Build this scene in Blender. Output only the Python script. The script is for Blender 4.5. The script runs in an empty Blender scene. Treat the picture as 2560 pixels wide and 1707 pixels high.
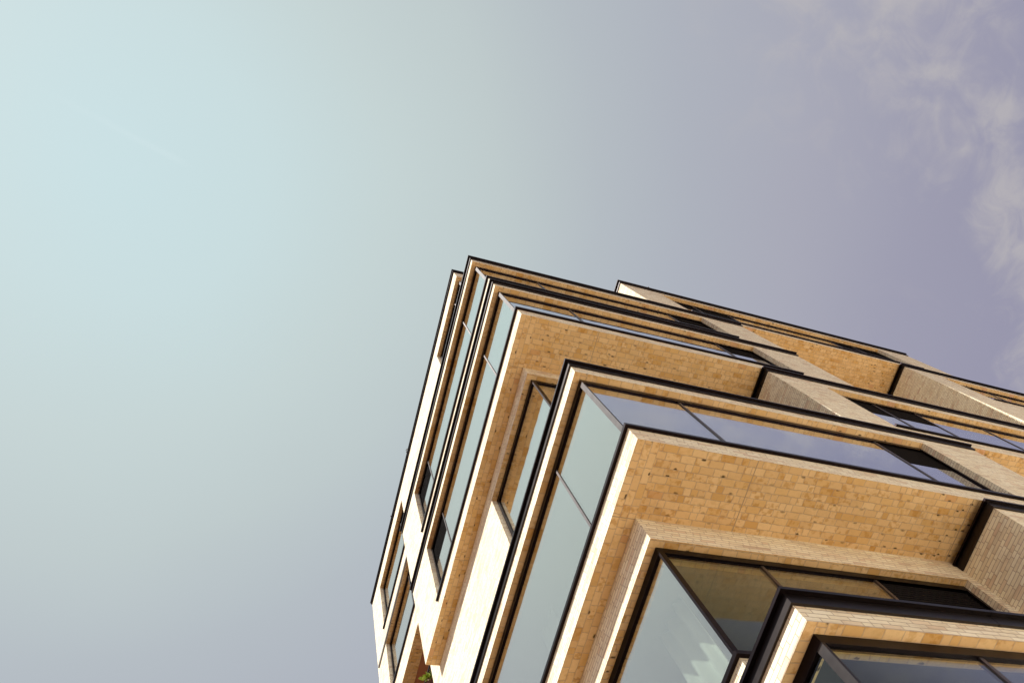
import bpy, bmesh, math, random
from mathutils import Matrix, Vector
random.seed(7)
scene = bpy.context.scene
col = scene.collection
EYE = 1.6                       # eye height above the pavement; all heights below are measured from the eye

# ------------------------------------------------------------------ camera
R = [[0.92266583, -0.27511598, -0.2701832],
     [0.17433206, 0.92260328, -0.34410976],
     [0.343942, 0.27039673, 0.89921605]]
FPX, CX, CY = 1952.0, 1405.7, 1010.9
cam = bpy.data.cameras.new('camera')
cam.sensor_width = 36.0
cam.lens = FPX / 2560 * 36
cam.shift_x = -(CX - 1280) / 2560
cam.shift_y = (CY - 853.5) / 2560
cam.clip_start = 0.05
cam.clip_end = 6000
camo = bpy.data.objects.new('camera', cam)
col.objects.link(camo)
m = Matrix.Identity(4)
for j in range(3):
    m[j][0] = R[0][j]; m[j][1] = -R[1][j]; m[j][2] = -R[2][j]
m[2][3] = EYE
camo.matrix_world = m
scene.camera = camo

# ------------------------------------------------------------------ light
SUN = Vector((-1.0, -0.025, 1.22)).normalized()      # direction towards the sun
EL = math.asin(SUN.z)
sd = bpy.data.lights.new('sun', 'SUN')
sd.energy = 3.6
sd.angle = math.radians(0.5)
sd.color = (1.0, 0.965, 0.92)
so = bpy.data.objects.new('sun', sd)
col.objects.link(so)
so.rotation_euler = SUN.to_track_quat('Z', 'Y').to_euler()
scene.view_settings.view_transform = 'Standard'
scene.view_settings.look = 'None'
scene.view_settings.gamma = 1.0
scene.view_settings.exposure = 1.12


class NT:
    """small helper for node trees"""
    def __init__(s, tree):
        s.t = tree

    def n(s, kind, **kw):
        o = s.t.nodes.new(kind)
        for k, v in kw.items():
            setattr(o, k, v)
        return o

    def put(s, sock, v):
        if isinstance(v, bpy.types.NodeSocket):
            s.t.links.new(v, sock)
        elif isinstance(v, (tuple, list)) and len(v) == 3 and sock.type == 'RGBA':
            sock.default_value = (*v, 1)
        else:
            sock.default_value = v

    def m(s, op, a, b=None, c=None, clamp=False):
        o = s.n('ShaderNodeMath', operation=op, use_clamp=clamp)
        for i, v in enumerate((a, b, c)):
            if v is not None:
                s.put(o.inputs[i], v)
        return o.outputs[0]

    def vm(s, op, a, b=None):
        o = s.n('ShaderNodeVectorMath', operation=op)
        s.put(o.inputs[0], a)
        if b is not None:
            s.put(o.inputs[1], b)
        return o.outputs['Value'] if op in ('DOT_PRODUCT', 'LENGTH') else o.outputs[0]

    def xyz(s, v):
        o = s.n('ShaderNodeSeparateXYZ'); s.put(o.inputs[0], v)
        return o.outputs

    def vec(s, x, y, z):
        o = s.n('ShaderNodeCombineXYZ')
        for i, v in enumerate((x, y, z)):
            s.put(o.inputs[i], v)
        return o.outputs[0]

    def mix(s, f, a, b, blend='MIX'):
        o = s.n('ShaderNodeMix', data_type='RGBA', blend_type=blend)
        s.put(o.inputs['Factor'], f); s.put(o.inputs[6], a); s.put(o.inputs[7], b)
        return o.outputs[2]

    def mixf(s, f, a, b):
        o = s.n('ShaderNodeMix', data_type='FLOAT')
        s.put(o.inputs['Factor'], f); s.put(o.inputs[2], a); s.put(o.inputs[3], b)
        return o.outputs[0]

    def ss(s, v, lo, hi):
        o = s.n('ShaderNodeMapRange', interpolation_type='SMOOTHSTEP')
        s.put(o.inputs[0], v); s.put(o.inputs[1], lo); s.put(o.inputs[2], hi)
        return o.outputs[0]

    def noise(s, v, scale, detail=4, rough=.55, dist=0.0, dim='3D'):
        o = s.n('ShaderNodeTexNoise', noise_dimensions=dim)
        s.put(o.inputs['Vector'], v); s.put(o.inputs['Scale'], scale)
        s.put(o.inputs['Detail'], detail); s.put(o.inputs['Roughness'], rough)
        s.put(o.inputs['Distortion'], dist)
        return o.outputs['Fac']

    def white(s, v):
        o = s.n('ShaderNodeTexWhiteNoise', noise_dimensions='3D'); s.put(o.inputs['Vector'], v)
        return o.outputs

    def ramp(s, f, stops, interp='LINEAR'):
        o = s.n('ShaderNodeValToRGB'); s.put(o.inputs[0], f)
        cr = o.color_ramp; cr.interpolation = interp
        while len(cr.elements) < len(stops):
            cr.elements.new(0.5)
        for e, (p, c) in zip(cr.elements, stops):
            e.position = p; e.color = (*c, 1)
        return o.outputs[0]


# ------------------------------------------------------------------ sky
w = bpy.data.worlds.new('World')
scene.world = w
w.use_nodes = True
w.node_tree.nodes.clear()
N = NT(w.node_tree)
sky = N.n('ShaderNodeTexSky', sky_type='NISHITA', sun_disc=False)
sky.sun_elevation = EL
sky.sun_rotation = math.atan2(SUN.x, SUN.y)
sky.altitude = 0; sky.air_density = 1.0; sky.dust_density = 2.5; sky.ozone_density = 1.0
tc = N.n('ShaderNodeTexCoord').outputs['Generated']
d = N.vm('NORMALIZE', tc)
dx, dy, dz = N.xyz(d)
zc = N.m('MAXIMUM', dz, 0.06)
q = N.vec(N.m('DIVIDE', dx, zc), N.m('DIVIDE', dy, zc), 0.0)
angs = N.m('ARCCOSINE', N.vm('DOT_PRODUCT', d, tuple(SUN)))
ang = N.m('ARCCOSINE', N.vm('DOT_PRODUCT', d, (-.215, .108, .970)))      # middle of the bright veil
ang = N.m('ADD', ang, N.m('MULTIPLY', N.m('SUBTRACT', N.noise(q, 1.6, 2), .5), .12))
# thin high veil of haze: pale green-blue overhead, lilac away from it
veil = N.ramp(N.m('DIVIDE', ang, 2.2), [
    (0.0227, (2.715, 3.428, 3.520)),
    (0.0727, (2.715, 3.336, 3.382)),
    (0.1364, (2.623, 3.060, 3.037)),
    (0.1955, (2.438, 2.770, 2.770)),
    (0.2500, (2.153, 2.356, 2.508)),
    (0.3045, (1.978, 2.093, 2.346)),
    (0.3636, (1.850, 1.863, 2.190)),
    (0.4227, (1.620, 1.597, 2.015)),
    (0.4818, (1.482, 1.435, 1.896))])
veil = N.mix(N.ss(angs, .32, .05), veil, (6.0, 6.0, 5.6))
veil = N.mix(N.ss(dz, .46, .06), veil, N.mix(1.0, veil, (3.0, 2.8, 2.35), 'MULTIPLY'))
base = N.mix(0.96, sky.outputs[0], veil)
qx, qy, _ = N.xyz(q)
n0 = N.noise(N.vec(N.m('ADD', qx, 2.2), N.m('ADD', 7.1, qy), 1.3), 5.2, 4, .55, .8)
n1 = N.m('ADD', N.m('MULTIPLY', n0, .55), N.m('MULTIPLY', N.noise(N.vec(N.m('ADD', qx, 5.9), N.m('ADD', 9.1, qy), .3), 13.0, 8, .62, .9), .45))
n2 = N.noise(q, 1.1, 3, .5)
u6 = N.m('MAXIMUM', N.m('SUBTRACT', qx, .6), 0.0)
band = N.m('ABSOLUTE', N.m('SUBTRACT', qy, N.m('ADD', -.295, N.m('MULTIPLY', N.m('MULTIPLY', u6, u6), .95))))
band = N.m('ADD', N.ss(band, .30, .02), N.m('MULTIPLY', N.ss(qy, -.30, -.44), .75))           # a wisp high on the right, more cloud behind the viewer
cl = N.m('MULTIPLY', N.ss(N.m('ADD', n1, N.m('MULTIPLY', band, .13)), .54, .82), N.m('MULTIPLY', N.ss(ang, .62, .82), N.m('ADD', .12, band)), clamp=True)
base = N.mix(N.m('MULTIPLY', cl, .62), base, (2.42, 2.30, 2.28))
# faint broken contrail
la = N.m('SUBTRACT', qy, N.m('ADD', .1417, N.m('MULTIPLY', qx, .266)))
nb = N.noise(q, 14, 2)
tr = N.m('MULTIPLY', N.ss(N.m('ABSOLUTE', N.m('ADD', la, N.m('MULTIPLY', N.m('SUBTRACT', nb, .5), .006))), .0065, .0),
         N.m('MULTIPLY', N.ss(qx, -.31, -.17), N.ss(qx, -.125, -.15)))
base = N.mix(N.m('MULTIPLY', tr, .055), base, (4.2, 4.6, 4.7))
bg = N.n('ShaderNodeBackground')
N.put(bg.inputs[0], base)
bg.inputs[1].default_value = 0.10
out = N.n('ShaderNodeOutputWorld')
w.node_tree.links.new(bg.outputs[0], out.inputs[0])


# ------------------------------------------------------------------ materials
def new_mat(name):
    mt = bpy.data.materials.new(name)
    mt.use_nodes = True
    mt.node_tree.nodes.clear()
    T = NT(mt.node_tree)
    o = T.n('ShaderNodeOutputMaterial')
    return mt, T, o


def brick_mat(name, soffit):
    mt, T, o = new_mat(name)
    P = T.n('ShaderNodeNewGeometry').outputs['Position']
    px, py, pz = T.xyz(P)
    if soffit:
        left = T.m('LESS_THAN', px, 4.74)
        u = T.mixf(left, px, py)
        v = T.mixf(left, T.m('ADD', py, 0.002), T.m('SUBTRACT', px, 4.402))
        v = T.m('SUBTRACT', v, T.mixf(left, 2.84, 0.0))
        W, H, J = 0.221, 0.1125, 0.0042
    else:
        u = T.m('ADD', px, py)
        v = T.m('SUBTRACT', pz, 0.012)
        W, H, J = 0.221, 0.0600, 0.0040
    # hand-laid waver
    wob = T.noise(P, 2.3, 2)
    v = T.m('ADD', v, T.m('MULTIPLY', T.m('SUBTRACT', wob, .5), .012))
    u = T.m('ADD', u, T.m('MULTIPLY', T.m('SUBTRACT', T.noise(T.vm('ADD', P, (9, 4, 2)), 5, 2), .5), .012))
    row = T.m('FLOOR', T.m('DIVIDE', v, H))
    fv = T.m('FRACT', T.m('DIVIDE', v, H))
    ro = T.white(T.vec(row, 3.7, 1.3))[0]
    uu = T.m('ADD', T.m('DIVIDE', u, W), T.m('ADD', T.m('MULTIPLY', T.m('MODULO', row, 2.0), .5), T.m('MULTIPLY', ro, .55)))
    cell = T.m('FLOOR', uu)
    fu = T.m('FRACT', uu)
    hd = T.m('LESS_THAN', T.white(T.vec(cell, row, 5.5))[0], .20)       # some cells hold two headers
    half = T.m('GREATER_THAN', fu, .5)
    fu2 = T.m('FRACT', T.m('MULTIPLY', fu, 2.0))
    fuu = T.mixf(hd, fu, fu2)
    wid = T.mixf(hd, W, W / 2)
    idv = T.vec(T.m('ADD', cell, T.m('MULTIPLY', T.m('MULTIPLY', hd, half), .5)), row, 0.0)
    rnd = T.white(idv)
    r1 = rnd[0]
    r2 = T.white(T.vm('ADD', idv, (17.3, 5.1, 2.2)))[0]
    r3 = T.white(T.vm('ADD', idv, (7.7, 31.4, 9.2)))[0]
    eu = T.m('MULTIPLY', T.m('MINIMUM', fuu, T.m('SUBTRACT', 1.0, fuu)), wid)
    ev = T.m('MULTIPLY', T.m('MINIMUM', fv, T.m('SUBTRACT', 1.0, fv)), H)
    ed = T.m('MINIMUM', eu, ev)
    rough_edge = T.m('MULTIPLY', T.m('SUBTRACT', T.noise(P, 60, 2), .5), .004)
    edn = T.m('ADD', ed, rough_edge)
    mort = T.ss(edn, J + .0022, J - .0012)
    grain = T.noise(P, 26, 5, .65)
    big = T.noise(P, .55, 3)
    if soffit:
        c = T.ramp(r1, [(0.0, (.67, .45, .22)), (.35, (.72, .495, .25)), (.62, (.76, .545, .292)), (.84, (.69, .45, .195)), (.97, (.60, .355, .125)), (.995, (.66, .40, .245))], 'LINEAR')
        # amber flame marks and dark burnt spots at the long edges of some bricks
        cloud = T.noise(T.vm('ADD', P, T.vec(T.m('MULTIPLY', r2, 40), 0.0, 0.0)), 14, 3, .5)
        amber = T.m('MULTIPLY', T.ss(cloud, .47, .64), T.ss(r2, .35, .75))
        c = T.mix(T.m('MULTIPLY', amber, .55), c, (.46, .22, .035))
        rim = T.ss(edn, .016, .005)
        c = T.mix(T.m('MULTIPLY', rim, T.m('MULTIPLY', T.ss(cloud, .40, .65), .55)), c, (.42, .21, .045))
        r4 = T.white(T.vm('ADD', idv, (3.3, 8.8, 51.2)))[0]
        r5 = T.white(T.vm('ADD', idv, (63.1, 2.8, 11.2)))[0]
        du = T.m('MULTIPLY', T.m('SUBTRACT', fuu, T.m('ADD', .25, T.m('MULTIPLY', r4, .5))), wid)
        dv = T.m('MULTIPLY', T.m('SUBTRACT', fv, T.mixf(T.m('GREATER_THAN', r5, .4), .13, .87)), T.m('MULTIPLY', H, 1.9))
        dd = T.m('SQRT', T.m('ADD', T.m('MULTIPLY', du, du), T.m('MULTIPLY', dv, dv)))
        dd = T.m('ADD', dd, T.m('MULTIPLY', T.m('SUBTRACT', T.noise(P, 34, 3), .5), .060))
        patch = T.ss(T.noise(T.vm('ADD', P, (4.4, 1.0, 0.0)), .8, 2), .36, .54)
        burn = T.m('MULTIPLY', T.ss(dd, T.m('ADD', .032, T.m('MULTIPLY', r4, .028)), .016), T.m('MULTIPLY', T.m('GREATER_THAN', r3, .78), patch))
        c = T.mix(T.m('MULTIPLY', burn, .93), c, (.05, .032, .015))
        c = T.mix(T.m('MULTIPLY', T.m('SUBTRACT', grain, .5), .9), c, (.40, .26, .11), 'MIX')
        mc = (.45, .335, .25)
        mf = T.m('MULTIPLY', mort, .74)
    else:
        c = T.ramp(r1, [(0.0, (.77, .675, .48)), (.3, (.85, .78, .57)), (.6, (.89, .83, .635)), (.82, (.83, .735, .52)), (.94, (.76, .62, .43)), (1.0, (.66, .51, .36))])
        c = T.mix(T.m('MULTIPLY', T.ss(grain, .52, .75), .30), c, (.58, .45, .31))
        c = T.mix(T.m('MULTIPLY', T.ss(big, .45, .75), .20), c, (.66, .51, .37))
        mc = (.36, .265, .19)
        mf = T.m('MULTIPLY', mort, .78)
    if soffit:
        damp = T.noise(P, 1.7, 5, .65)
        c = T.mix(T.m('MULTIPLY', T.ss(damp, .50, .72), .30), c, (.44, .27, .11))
    c = T.mix(mf, c, mc)
    if not soffit:
        st = T.noise(T.vec(T.m('MULTIPLY', u, .9), T.m('MULTIPLY', pz, 5.5), 0.0), 1.5, 5, .72)
        c = T.mix(T.m('MULTIPLY', T.ss(st, .47, .70), .42), c, (.40, .30, .20))
        drip = T.noise(T.vec(T.m('MULTIPLY', u, 5.0), T.m('MULTIPLY', pz, .5), 3.0), 1.2, 4, .6)
        c = T.mix(T.m('MULTIPLY', T.ss(drip, .56, .78), .16), c, (.36, .27, .19))
    h = T.m('ADD', T.m('SUBTRACT', 1.0, mort), T.m('MULTIPLY', grain, .28))
    h = T.m('ADD', h, T.m('MULTIPLY', r2, .35))
    bump = T.n('ShaderNodeBump'); bump.inputs['Strength'].default_value = .55 if not soffit else .35
    bump.inputs['Distance'].default_value = .006
    T.put(bump.inputs['Height'], h)
    b = T.n('ShaderNodeBsdfPrincipled')
    T.put(b.inputs['Base Color'], c)
    b.inputs['Roughness'].default_value = .88
    b.inputs['Specular IOR Level'].default_value = .25
    T.put(b.inputs['Normal'], bump.outputs[0])
    T.t.links.new(b.outputs[0], o.inputs[0])
    return mt


def plain(name, c, rough=.6, metal=0.0, spec=.4, var=.12, scale=6.0):
    mt, T, o = new_mat(name)
    P = T.n('ShaderNodeNewGeometry').outputs['Position']
    n = T.noise(P, scale, 4, .6)
    b = T.n('ShaderNodeBsdfPrincipled')
    T.put(b.inputs['Base Color'], T.mix(T.m('MULTIPLY', n, 1.0), tuple(x * (1 - var) for x in c), tuple(x * (1 + var) for x in c)))
    T.put(b.inputs['Roughness'], T.m('ADD', rough - .08, T.m('MULTIPLY', n, .16)))
    b.inputs['Metallic'].default_value = metal
    b.inputs['Specular IOR Level'].default_value = spec
    T.t.links.new(b.outputs[0], o.inputs[0])
    return mt


def glass_mat(name, f0, lo, hi, tint):
    mt, T, o = new_mat(name)
    g = T.n('ShaderNodeNewGeometry')
    P = g.outputs['Position']
    cosv = T.m('ABSOLUTE', T.vm('DOT_PRODUCT', g.outputs['Normal'], g.outputs['Incoming']))
    fac = T.m('SUBTRACT', 1.0, cosv, clamp=True)
    # coated double glazing: weak mirror face on, strong mirror at a slant
    f = T.m('ADD', f0, T.m('MULTIPLY', T.ss(fac, lo, hi), 0.85 - f0), clamp=True)
    bump = T.n('ShaderNodeBump'); bump.inputs['Strength'].default_value = .09; bump.inputs['Distance'].default_value = .02
    T.put(bump.inputs['Height'], T.noise(P, 1.3, 2))
    gl = T.n('ShaderNodeBsdfGlossy'); gl.inputs['Roughness'].default_value = 0.0
    gl.inputs['Color'].default_value = (*tint, 1)
    T.put(gl.inputs['Normal'], bump.outputs[0])
    tr = T.n('ShaderNodeBsdfTransparent'); tr.inputs[0].default_value = (.88, .93, .89, 1)
    mx = T.n('ShaderNodeMixShader')
    T.put(mx.inputs[0], f)
    T.t.links.new(tr.outputs[0], mx.inputs[1]); T.t.links.new(gl.outputs[0], mx.inputs[2])
    T.t.links.new(mx.outputs[0], o.inputs[0])
    return mt


BRICK = brick_mat('facing_brick', False)
SOFF = brick_mat('soffit_brick', True)
METAL = plain('bronze_metal', (.016, .011, .012), .37, 1.0, .5)
FRAME = plain('dark_frame', (.013, .009, .011), .38, 1.0, .5)
UPST = plain('upstand_metal', (.044, .037, .035), .42, 1.0, .5)
MULL = plain('mullion_metal', (.14, .122, .118), .40, 1.0, .5)
POST = plain('post_metal', (.055, .049, .047), .40, 1.0, .5)
GLASS = glass_mat('clear_glass', .05, .53, .83, (.90, .93, 1.0))
SUNGLASS = glass_mat('coated_sun_glass', .32, .25, .90, (1.0, .985, .94))
VENT = plain('vent_black', (.012, .010, .010), .85, 0, .1)
ROOM = plain('room_plaster', (.22, .215, .20), .9, 0, .1)
DARK = plain('shade_plaster', (.05, .05, .055), .9, 0, .1)  # shade of the lowest room put into the plaster colour
SLAB = plain('ceiling_plaster', (.24, .235, .22), .9, 0, .1)
JOINT = plain('joint_sealant', (.40, .29, .19), .9, 0, .1)
CLOTH = plain('curtain_cloth', (.78, .80, .74), .9, 0, .1, .05)
TERRA = plain('terracotta_plaster', (.36, .155, .085), .9, 0, .1, .06, 2.0)
LEAF = plain('leaf_green', (.28, .38, .05), .6, 0, .3, .35, 30)
TWIG = plain('twig_brown', (.16, .10, .05), .8)
GROUND = plain('bounce_paving', (.80, .69, .53), .9, 0, .2, .12, .8)  # very pale so that it bounces light up to soffits and right facade
CLINKER = plain('clinker_street', (.16, .105, .068), .9, 0, .2, .2, .8)  # warm brown clinker, dark to hold back bounce on the left lintels


# ------------------------------------------------------------------ mesh helpers
class MB:
    def __init__(s):
        s.v = []; s.f = []; s.mi = []

    def box(s, x0, x1, y0, y1, z0, z1, mi=0, down=None):
        if x1 - x0 < 1e-6 or y1 - y0 < 1e-6 or z1 - z0 < 1e-6:
            return s
        b = len(s.v)
        for z in (z0, z1):
            for x, y in ((x0, y0), (x1, y0), (x1, y1), (x0, y1)):
                s.v.append((x, y, z + EYE))
        F = [(0, 3, 2, 1), (4, 5, 6, 7), (0, 1, 5, 4), (1, 2, 6, 5), (2, 3, 7, 6), (3, 0, 4, 7)]
        for i, f in enumerate(F):
            s.f.append(tuple(b + k for k in f))
            s.mi.append(mi if (i != 0 or down is None) else down)
        return s

    def quadgrid(s, pts, nu, nv, mi=0):
        b = len(s.v)
        s.v += [(x, y, z + EYE) for x, y, z in pts]
        for i in range(nu - 1):
            for j in range(nv - 1):
                a = b + i * nv + j
                s.f.append((a, a + nv, a + nv + 1, a + 1)); s.mi.append(mi)
        return s

    def tube(s, p, r, n=6, mi=0):
        p = [Vector(a) for a in p]
        b = len(s.v)
        for i, a in enumerate(p):
            t = (p[min(i + 1, len(p) - 1)] - p[max(i - 1, 0)]).normalized()
            u = t.cross(Vector((.3, .9, .2))).normalized(); v = t.cross(u)
            rr = r[i] if isinstance(r, (list, tuple)) else r
            for k in range(n):
                q_ = a + rr * (math.cos(2 * math.pi * k / n) * u + math.sin(2 * math.pi * k / n) * v)
                s.v.append((q_.x, q_.y, q_.z + EYE))
        for i in range(len(p) - 1):
            for k in range(n):
                s.f.append((b + i * n + k, b + i * n + (k + 1) % n, b + (i + 1) * n + (k + 1) % n, b + (i + 1) * n + k)); s.mi.append(mi)
        return s

    def build(s, name, mats, parent=None, label=None, smooth=False):
        me = bpy.data.meshes.new(name)
        me.from_pydata(s.v, [], s.f)
        for mt in (mats if isinstance(mats, (list, tuple)) else [mats]):
            me.materials.append(mt)
        for p, i in zip(me.polygons, s.mi):
            p.material_index = i
            p.use_smooth = smooth
        me.update()
        o = bpy.data.objects.new(name, me)
        col.objects.link(o)
        if parent:
            o.parent = parent
        if label:
            o['label'] = label
        return o


def empty(name, label, cat, group=None):
    o = bpy.data.objects.new(name, None)
    col.objects.link(o)
    o['label'] = label; o['category'] = cat
    if group:
        o['group'] = group
    return o


# ------------------------------------------------------------------ ground
g = MB().box(-900, 900, -900, 900, -EYE - .5, -EYE - .12)
go = g.build('ground', CLINKER)
go['kind'] = 'structure'
g = MB().box(3.2, 46, -30, 300, -EYE - .3, -EYE)  # unseen slab, its extent shaped for the light it throws upward
go = g.build('bounce_pavement', GROUND)
go['kind'] = 'structure'

# ------------------------------------------------------------------ building
B = empty('brick_building', 'pale brick corner building with stacked jutting storeys and dark ribbon windows', 'building')
X0, Y0 = 4.40, 2.838            # corner of the jutting storeys
X1, Y1 = 4.74, 3.94             # corner of the set-back storeys
XA, YA = 13.30, 11.45           # ends of the corner storeys
TH = .34                        # thickness of a brick wall
RV = .116                       # reveal: one header of brick before the frame
BM = [BRICK, SOFF]


def wall(parts, label=None):
    mb = MB()
    for p in parts:
        mb.box(*p, mi=0, down=1)
    return mb.build('brick_wall', BM, B, label)


def window(xf, xa, xb, yf, ya, yb, s, L, mx=(), my=(), vx=(), vy=(), corner=True, label=None, sill_x=True, sill_y=True, post=(.022, .085)):
    """ribbon window. Right run: wall face yf, from xa to xb. Left run: wall face xf, from ya to yb. A corner window joins both."""
    fy = yf + RV; fx = xf + RV
    fr = MB()
    FD = .075
    right = xb is not None
    left = yb is not None
    ex0 = fx if corner else xa
    ey0 = fy if corner else ya
    if right:
        a = ex0
        fr.box(a, xb, fy, fy + FD, L - .118, L + .01)           # head
        fr.box(a, xb, fy, fy + FD, s - .02, s + .05)            # bottom rail
        fr.box(xb - .06, xb, fy + .002, fy + FD - .002, s + .05, L - .118)
        if not corner:
            fr.box(xa, xa + .06, fy + .002, fy + FD - .002, s + .05, L - .118)
    if left:
        a = ey0 + (FD if corner and right else 0)
        fr.box(fx, fx + FD, a, yb, L - .118, L + .01)
        fr.box(fx, fx + FD, a, yb, s - .02, s + .05)
        fr.box(fx + .002, fx + FD - .002, yb - .06, yb, s + .05, L - .118)
        if not corner:
            fr.box(fx + .002, fx + FD - .002, ya, ya + .06, s + .05, L - .118)
    wo = fr.build('window', FRAME, B, label)
    if corner:
        MB().box(fx - .004, fx + post[0], fy - .004, fy + post[1], s + .05, L - .118).build('corner_post', POST if post[1] > post[0] else FRAME, wo)
    # mullions and panes
    def run(axis, a, b, mulls, vents):
        edges = [a] + list(mulls) + [b]
        for i in range(len(edges) - 1):
            p0 = edges[i] + (.0275 if i else .06); p1 = edges[i + 1] - (.0275 if i < len(edges) - 2 else .06)
            zt = L - .118
            if i in vents:
                zv = L - vents[i]
                vm = MB()
                if axis == 'x':
                    vm.box(p0, p1, fy + .055, fy + .075, zv, zt)
                    k = zv + .05
                    while k < zt - .02:
                        vm.box(p0, p1, fy + .040, fy + .055, k, k + .012); k += .06
                else:
                    vm.box(fx + .055, fx + .075, p0, p1, zv, zt)
                    k = zv + .05
                    while k < zt - .02:
                        vm.box(fx + .040, fx + .055, p0, p1, k, k + .012); k += .06
                vm.build('vent_panel', VENT, wo)
                zt = zv
            pm = MB()
            if axis == 'x':
                pm.box(p0, p1, fy + .028, fy + .040, s + .05, zt)
            else:
                pm.box(fx + .028, fx + .040, p0, p1, s + .05, zt)
            pm.build('pane', GLASS if axis == 'x' or L < 5 else SUNGLASS, wo)
        for q_ in mulls:
            mm = MB()
            if axis == 'x':
                mm.box(q_ - .025, q_ + .025, fy + .014, fy + FD - .003, s + .05, L - .118)
            else:
                mm.box(fx + .016, fx + FD - .003, q_ - .022, q_ + .022, s + .05, L - .118)
            mm.build('mullion', MULL, wo)
    if right:
        run('x', ex0 + (-.03 if corner else 0), xb, mx, dict(vx))
    if left:
        run('y', ey0 + (-.03 if corner else 0), yb, my, dict(vy))
    # pressed metal sill with a short drip
    sm = MB()
    O = .052
    if right and sill_x:
        sm.box(xf - O if corner else xa - .02, xb + .03, yf - O, yf - .001, s - .055, s - .012)
        sm.box(xf - O if corner else xa - .02, xb + .03, yf - O, fy, s - .012, s)
    if left and sill_y:
        c0 = corner and right
        sm.box(xf - O, xf - .001, yf - .001 if c0 else ya - .02, yb + .03, s - .055, s - .012)
        sm.box(xf - O, fx, fy if c0 else ya - .02, yb + .03, s - .012, s)
    if sm.v:
        sm.build('sill', METAL, wo)
    return wo


def corner_walls(xc, yc, xe, ye, wx, wy, zb, s, L, zt, depth=TH, ybot=None, label=None):
    """brick of one storey that wraps the corner: a strip under the window, a strip over it, and the end piers"""
    db = depth if ybot is None else ybot
    p = [(xc, xe, yc, yc + db, zb, s - .012),
         (xc, xc + db, yc + db, ye, zb, s - .012),
         (xc, xe, yc, yc + TH, L, zt),
         (xc, xc + TH, yc + TH, ye, L, zt),
         (wx, xe, yc, yc + TH, s - .012, L),
         (xc, xc + TH, wy, ye, s - .012, L)]
    return p


# --- levels: lintel heights and sill heights (above the eye)
L0, S0 = 4.645, 2.30
L1, S1 = 8.035, 5.70
L2, S2 = 11.38, 8.985
L3, S3 = 14.83, 12.33
L4, S4 = 18.02, 15.67
L5, S5 = 21.24, 18.96
WX, WY = 11.70, 9.95            # ends of the corner windows
MX, MY = (6.30, 10.47), (4.53, 8.82)

# top corner block: two storeys in one mass
ZA = 15.225
parts = corner_walls(X0, Y0, XA, YA, WX, WY, ZA, S4, L4, S5 - .012, ybot=1.25)
parts = [p for p in parts if not (abs(p[4] - L4) < 1e-6)]
parts += [(X0, XA, Y0, Y0 + TH, L4, S5 - .012), (X0, X0 + TH, Y0 + TH, YA, L4, S5 - .012),
          (X0, XA, Y0, Y0 + TH, L5, 21.50), (X0, X0 + TH, Y0 + TH, YA, L5, 21.50),
          (WX, XA, Y0, Y0 + TH, S5 - .012, L5), (X0, X0 + TH, WY, YA, S5 - .012, L5)]
wall(parts, 'two-storey brick block jutting out at the top of the corner')
window(X0, X0, WX, Y0, Y0, WY, S4, L4, MX, MY, ((2, .95),), ((2, .95),))
window(X0, X0, WX, Y0, Y0, WY, S5, L5, MX, MY, ((2, .95),), ((2, .95),))


def coping_steps(mb, xa, xb, ya, yb, z, right, left):
    """thin top plate over a paler upstand, with a cover strip where two lengths of metal meet"""
    for oh, za, zb, mi in ((.030, z - .165, z - .038, 1), (.080, z - .038, z, 0)):
        if right:
            mb.box(xa - oh, xb + .012, ya - oh, ya + .02, za, zb, mi=mi)
        if left:
            mb.box(xa - oh, xa + .02, ya + .02, yb, za, zb, mi=mi)
        if right:
            x = xa + 2.4
            while x < min(xb, 30) - .4:
                mb.box(x, x + .03, ya - oh - .003, ya, za - .003, zb - .004, mi=mi); x += 2.4
        if left:
            y = ya + 2.4
            while y < yb - .4:
                mb.box(xa - oh - .003, xa, y, y + .03, za - .003, zb - .004, mi=mi); y += 2.4


def corner_coping(z, xe=XA, ye=YA):
    mb = MB()
    coping_steps(mb, X0, xe, Y0, ye + .012, z, True, True)
    return mb.build('coping', [METAL, UPST], B)


corner_coping(21.64)
corner_coping(18.40)

# first jutting storey below it
ZF2 = 8.57
parts = corner_walls(X0, Y0, XA, YA + 4, WX, WY, ZF2, S2, L2, 11.70, ybot=1.25)
wall(parts, 'single-storey brick band jutting out at mid height')
window(X0, X0, WX, Y0, Y0, WY, S2, L2, MX, MY, ((2, 1.05),), ((2, .95),))
corner_coping(11.80, XA, YA + 4)

# lowest band
parts = corner_walls(X0, Y0, XA, YA + 4, WX, WY, 1.75, S0, L0, 4.93, ybot=1.25)
wall(parts, 'lowest brick band jutting out nearest to the street')
window(X0, X0, WX, Y0, Y0, WY, S0, L0, MX, MY, (), (), post=(.03, .09))
corner_coping(5.03, XA, YA + 4)

# set-back storeys between the bands
YE = 16.55
WX1, WY1 = 10.15, 6.87
for zb, s, L, zt, ye in ((5.03, S1, L1, ZF2, YA + 4), (11.80, S3, L3, ZA, 12.02)):
    parts = corner_walls(X1, Y1, 10.34, ye, WX1, WY1, zb, s, L, zt)
    wall(parts)
    window(X1, X1, WX1, Y1, Y1, WY1, s, L, (6.42, 8.35) if L < 10 else (6.5, 8.35), (), ((2, 1.6),), (), post=(.075, .034))

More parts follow.
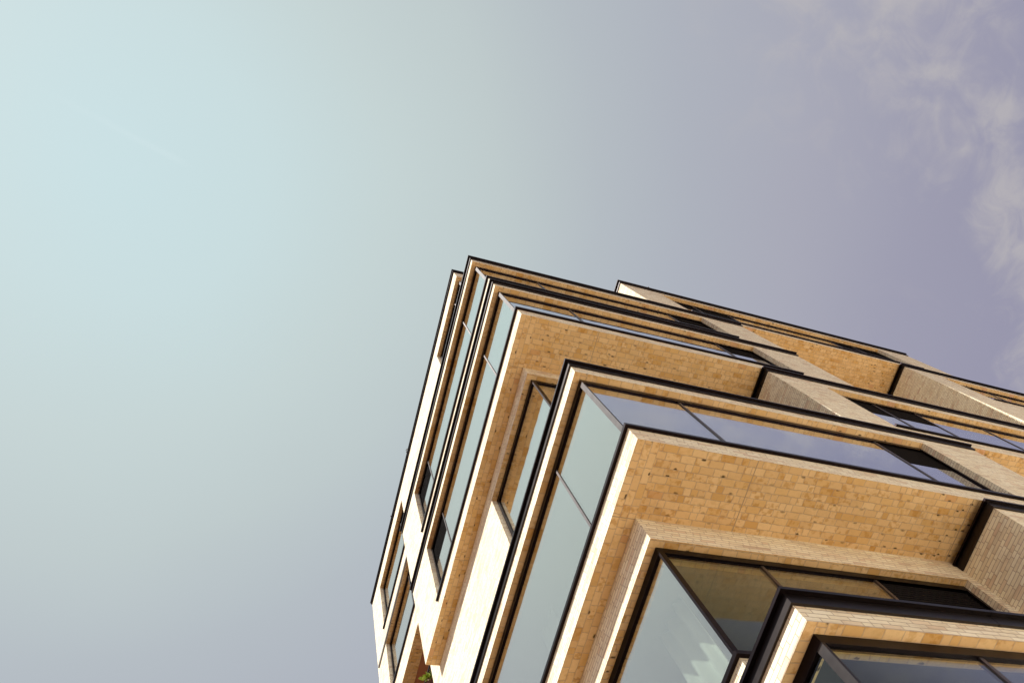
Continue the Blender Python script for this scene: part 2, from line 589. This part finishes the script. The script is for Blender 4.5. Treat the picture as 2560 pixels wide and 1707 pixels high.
# --- right hand blocks that jut out between the corner bands
def right_block(xa, xe, zb, s, L, zt, wa, wb, mx, vx, label, top, depth=1.10, zside=None, runx=True):
    zside = zb if zside is None else zside
    parts = [(xa, xe, Y0, Y0 + depth, zb, s - .012), (xa, xe, Y0, Y0 + TH, L, zt),
             (xa, wa, Y0, Y0 + TH, s - .012, L), (wb, xe, Y0, Y0 + TH, s - .012, L),
             (xa, xa + TH, Y0 + TH, Y0 + depth + .01, s - .012, zt)]
    wall(parts, label)
    window(0, wa, wb, Y0, 0, None, s, L, mx, (), vx, (), corner=False)
    mb = MB()
    coping_steps(mb, xa, xe, Y0, Y0 + depth - .001, top, True, True)
    mb.build('coping', [METAL, UPST], B)


# upper right block (above the roof of the corner block)
right_block(10.25, 22.95, 21.72, 22.06, 24.55, 24.84, 11.73, 21.25, (12.95, 14.40, 18.85, 19.95),
            ((0, 1.0), (1, 1.0), (3, 1.0), (4, 1.0)), 'brick block at roof level over the right half', 24.95, depth=4.0)
# middle right block, starts past the corner block
right_block(19.95, 45, 15.4, 18.96, L5, 21.52, 21.46, 40, (22.1, 23.5, 28, 32, 36), ((0, 1.0),), None, 21.66)
# block beside the upper set-back storey
right_block(10.34, 45, 11.88, S3, 14.75, 15.06, 11.80, 21.3, (13.12, 14.42, 16.62, 18.8), ((0, 1.02), (1, 1.0)), None, 15.195)
# block beside the lower set-back storey
right_block(10.34, 45, 5.03, S1, L1, 8.34, 11.75, 21.3, (13.1, 14.4, 16.6, 18.8), ((0, 1.0),), None, 8.47)

# plain set-back walls on the right, under the jutting blocks
wall([(XA - .6, 20.0, Y1, Y1 + TH, 15.20, 21.72), (XA - .6, 45, Y1, Y1 + TH, 8.47, 11.88)], None)

# --- left hand set-back wall with its own windows, and the block on the roof
LD, SD = 24.70, 22.32
wd = [(X1, 10.25, Y1 - .05, Y1 - .05 + TH, 21.5, SD - .012), (X1, 10.25, Y1 - .05, Y1 - .05 + TH, LD, 25.34),
      (X1, X1 + TH, Y1 - .05 + TH, YE, 21.62, SD - .012), (X1, X1 + TH, Y1 - .05 + TH, YE, LD, 25.34),
      (X1, X1 + TH, 6.60, 11.90, SD - .012, LD), (X1, X1 + TH, 15.42, YE, SD - .012, LD),
      (X1, X1 + TH, YA, YE, 21.46, 21.62)]
wall(wd, 'brick storey on the roof over the left facade')
window(X1, X1, 10.25, Y1 - .05, Y1 - .05, 6.60, SD, LD, (6.4,), (4.75,), (), (), sill_x=False)
window(X1, None, None, 0, 11.90, 15.42, SD, LD, (), (12.72,), (), ((0, .95),), corner=False)
mb = MB()
for oh, za, zb in ((.046, 25.34, 25.41), (.075, 25.41, 25.45)):
    mb.box(X1 - oh, 10.25, Y1 - .05 - oh, Y1, za, zb)
    mb.box(X1 - oh, X1 + .4, Y1, YE + .02, za, zb)
mb.build('coping', METAL, B)
LW, SW = 21.46, 19.08
LG, SG = 18.20, 15.30
wd2 = [(X1, X1 + TH, YA, 11.93, SW, LW), (X1, X1 + TH, 15.42, YE, SW, LW),
       (X1, X1 + TH, YA, YE, LG, SW),
       (X1, X1 + TH, YA, 12.02, 15.225, LG), (X1, X1 + TH, 15.42, YE, 15.225, LG),
       (X1, X1 + TH, 12.02, YE, 11.80, 15.225)]
wall(wd2, 'sunlit set-back brick wall at the far left end')
window(X1, None, None, 0, 11.93, 15.42, SW, LW, (), (12.80,), (), ((0, .95),), corner=False)
# loggia behind the lowest opening
lg = MB()
lg.box(X1 + TH, 7.0, 12.02, 15.42, LG + .02, LG + .12)
lg.box(7.0, 7.1, 12.02, 15.42, 15.225, LG + .02)
lg.box(X1 + TH, 7.0, 11.92, 12.02, 15.225, LG + .02)
lg.box(X1 + TH, 7.0, 15.42, 15.52, 15.225, LG + .02)
lg.build('loggia_lining', TERRA, B, 'terracotta coloured plaster inside the open loggia')
rl = MB()
RX = X1 + .06
for k in range(40):
    y = 12.06 + k * .084
    rl.box(RX, RX + .012, y, y + .012, 15.26, 16.24)
rl.box(RX - .008, RX + .02, 12.03, 15.41, 16.24, 16.275)
rl.box(RX - .004, RX + .016, 12.03, 15.41, 15.235, 15.26)
rl.build('railing', FRAME, B, 'thin dark metal balcony railing')

# --- movement joints in the soffits
for xa, xb, ya, yb, z in ((6.25, 6.262, Y0 + .002, Y1, ZF2), (10.2, 10.212, Y0 + .002, Y1, ZF2), (6.15, 6.162, Y0 + .002, Y1, ZA),
                          (X0 + .002, X1, 3.95, 3.962, ZF2), (X0 + .002, X1, 3.95, 3.962, ZA), (X0 + .002, X1, 8.6, 8.612, ZA)):
    MB().box(xa, xb, ya, yb, z - .003, z + .01).build('movement_joint', JOINT, B)

# --- inside: slabs (ceilings) and the core, so that the windows look into rooms
sl = MB()
dk = MB()
for za, zb, xs, ys in ((L0 + .03, 5.0, X0 + TH, Y0 + TH), (L1 + .03, ZF2 - .01, X1 + TH, Y1 + TH), (L2 + .03, 11.75, X0 + TH, Y0 + TH),
                       (L3 + .03, ZA - .01, X1 + TH, Y1 + TH), (L4 + .03, 18.5, X0 + TH, Y0 + TH), (L5 + .03, 21.44, X0 + TH, Y0 + TH)):
    xe = 13.0 if xs < 4.8 else 12.9
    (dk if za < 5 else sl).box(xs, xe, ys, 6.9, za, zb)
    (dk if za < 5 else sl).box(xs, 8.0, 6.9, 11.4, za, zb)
sl.build('ceiling_slab', SLAB, B)
dk.box(X0 + .5, 12.9, Y0 + 1.5, Y0 + 1.6, 1.75, L0 + .03)  # partition added to keep the lowest room dark behind its glass
dk.build('ceiling_slab', DARK, B, 'ceiling and added partition, coloured dark to dim the lowest room')
co = MB()
co.box(8.0, 44.9, 6.9, 16.4, -EYE, 21.4)
co.box(13.4, 44.9, 4.6, 6.9, -EYE, 21.5)
co.box(10.7, 22.9, Y0 + 3.2, 12, 21.75, 24.6)
co.box(5.3, 8.0, 11.6, 11.9, -EYE, 15.2)
co.box(7.2, 8.0, 11.9, 16.4, -EYE, 25.2)
co.box(5.09, 7.2, 11.9, 16.5, LG + .14, LG + .30)
co.box(5.09, 7.2, 11.9, 16.5, 21.5, 21.6)
co.box(5.09, 10.2, 4.3, 16.4, 24.75, 25.3)
co.box(7.0, 10.2, 6.0, 11.9, 21.7, 24.75)
co.box(10.7, 22.9, Y0 + TH, 12, 24.6, 24.8)
co.build('core', ROOM, B)
# base down to the pavement
wall([(X0 + .02, 45, Y0 + .02, Y0 + .4, -EYE, 1.75), (X0 + .02, X0 + .4, Y0 + .4, 16.5, -EYE, 1.75)], 'brick base at street level')
MB().box(X0 + .3, 13.0, Y0 + .35, 16.4, 21.5, 21.6).box(13.0, 44.9, Y1 + .36, 16.4, 21.5, 21.6).build('roof', SLAB, B)


# ------------------------------------------------------------------ curtains
def curtain(x, y0, y1, z0, z1, amp, pleat, label):
    n = int((y1 - y0) / pleat * 8)
    pts = []
    for i in range(n + 1):
        y = y0 + (y1 - y0) * i / n
        ph = 2 * math.pi * (y - y0) / pleat
        xx = x + amp * math.sin(ph + .5 * math.sin(ph * .37)) + .012 * math.sin(ph * .23)
        for z in (z0, (z0 + z1) / 2, z1):
            pts.append((xx + (.02 * math.sin(3 * y) if z < z1 else 0), y, z))
    mb = MB().quadgrid(pts, n + 1, 3)
    o = mb.build('curtain', CLOTH, None, None, True)
    so_ = o.modifiers.new('thick', 'SOLIDIFY'); so_.thickness = .004
    o['label'] = label; o['category'] = 'curtain'
    return o


curtain(5.45, 4.72, 5.45, S1 - .2, L1 + .02, .06, .235, 'white pleated curtain behind the corner glass of the lower set-back storey')
curtain(5.25, 7.15, 7.75, S2 - .2, L2 + .02, .015, .3, 'pale smooth curtain behind the long left glass at mid height')


# ------------------------------------------------------------------ plants
def plant(name, root, h, nleaf, size, spread, label, cat, mat_leaf, group=None):
    e = empty(name, label, cat, group)
    rx, ry, rz = root
    st = MB()
    lf = MB()
    for k in range(max(2, nleaf // 7)):
        a = random.uniform(0, 6.28)
        tip = Vector((rx + spread * math.cos(a) * .8, ry + spread * math.sin(a), rz + h * random.uniform(.6, 1)))
        mid = Vector((rx, ry, rz)).lerp(tip, .5) + Vector((0, 0, h * .12))
        st.tube([Vector(root), mid, tip], [size * .10, size * .08, size * .05], 5)
        for j in range(7):
            t = .3 + .7 * j / 6
            p = Vector(root).lerp(mid, t * 2) if t < .5 else mid.lerp(tip, t * 2 - 1)
            dr = Vector((random.uniform(-1, 1), random.uniform(-1, 1), random.uniform(-.4, .6))).normalized()
            sd_ = dr.cross(Vector((random.uniform(-1, 1), random.uniform(-1, 1), 1))).normalized()
            nn = dr.cross(sd_)
            b = len(lf.v)
            L_ = size * random.uniform(.7, 1.2)
            for q_, wd_, up in ((0, .05, 0), (.3, .36, .05), (.65, .34, .02), (1, .04, -.12)):
                for sg in (-1, 0, 1):
                    c_ = p + dr * (q_ * L_) + sd_ * (sg * wd_ * L_) + nn * ((up + (.08 if sg else 0)) * L_)
                    lf.v.append((c_.x, c_.y, c_.z + EYE))
            for i in range(3):
                for s_ in range(2):
                    lf.f.append((b + i * 3 + s_, b + (i + 1) * 3 + s_, b + (i + 1) * 3 + s_ + 1, b + i * 3 + s_ + 1)); lf.mi.append(0)
    st.build('stem', TWIG, e)
    lf.build('leaves', mat_leaf, e)
    return e


plant('balcony_plant', (X1 - .02, 12.24, 15.68), .50, 42, .11, .20, 'bright green leafy plant pushing through the loggia railing', 'plant', LEAF)
plant('roof_weed', (X1 + .0, 10.45, 25.45), .26, 10, .05, .07, 'tiny dry weed on the left roof edge, nearer to the roof corner', 'weed', TWIG, 'weeds on the left roof edge')
plant('roof_weed', (X1 + .0, 13.0, 25.45), .20, 7, .05, .06, 'tiny dry weed on the left roof edge, nearer to the bottom end of that edge', 'weed', TWIG, 'weeds on the left roof edge')
plant('roof_weed', (11.45, Y0 - .02, 24.95), .16, 7, .05, .06, 'tiny dry weed on the dark coping of the right roof block', 'weed', TWIG)
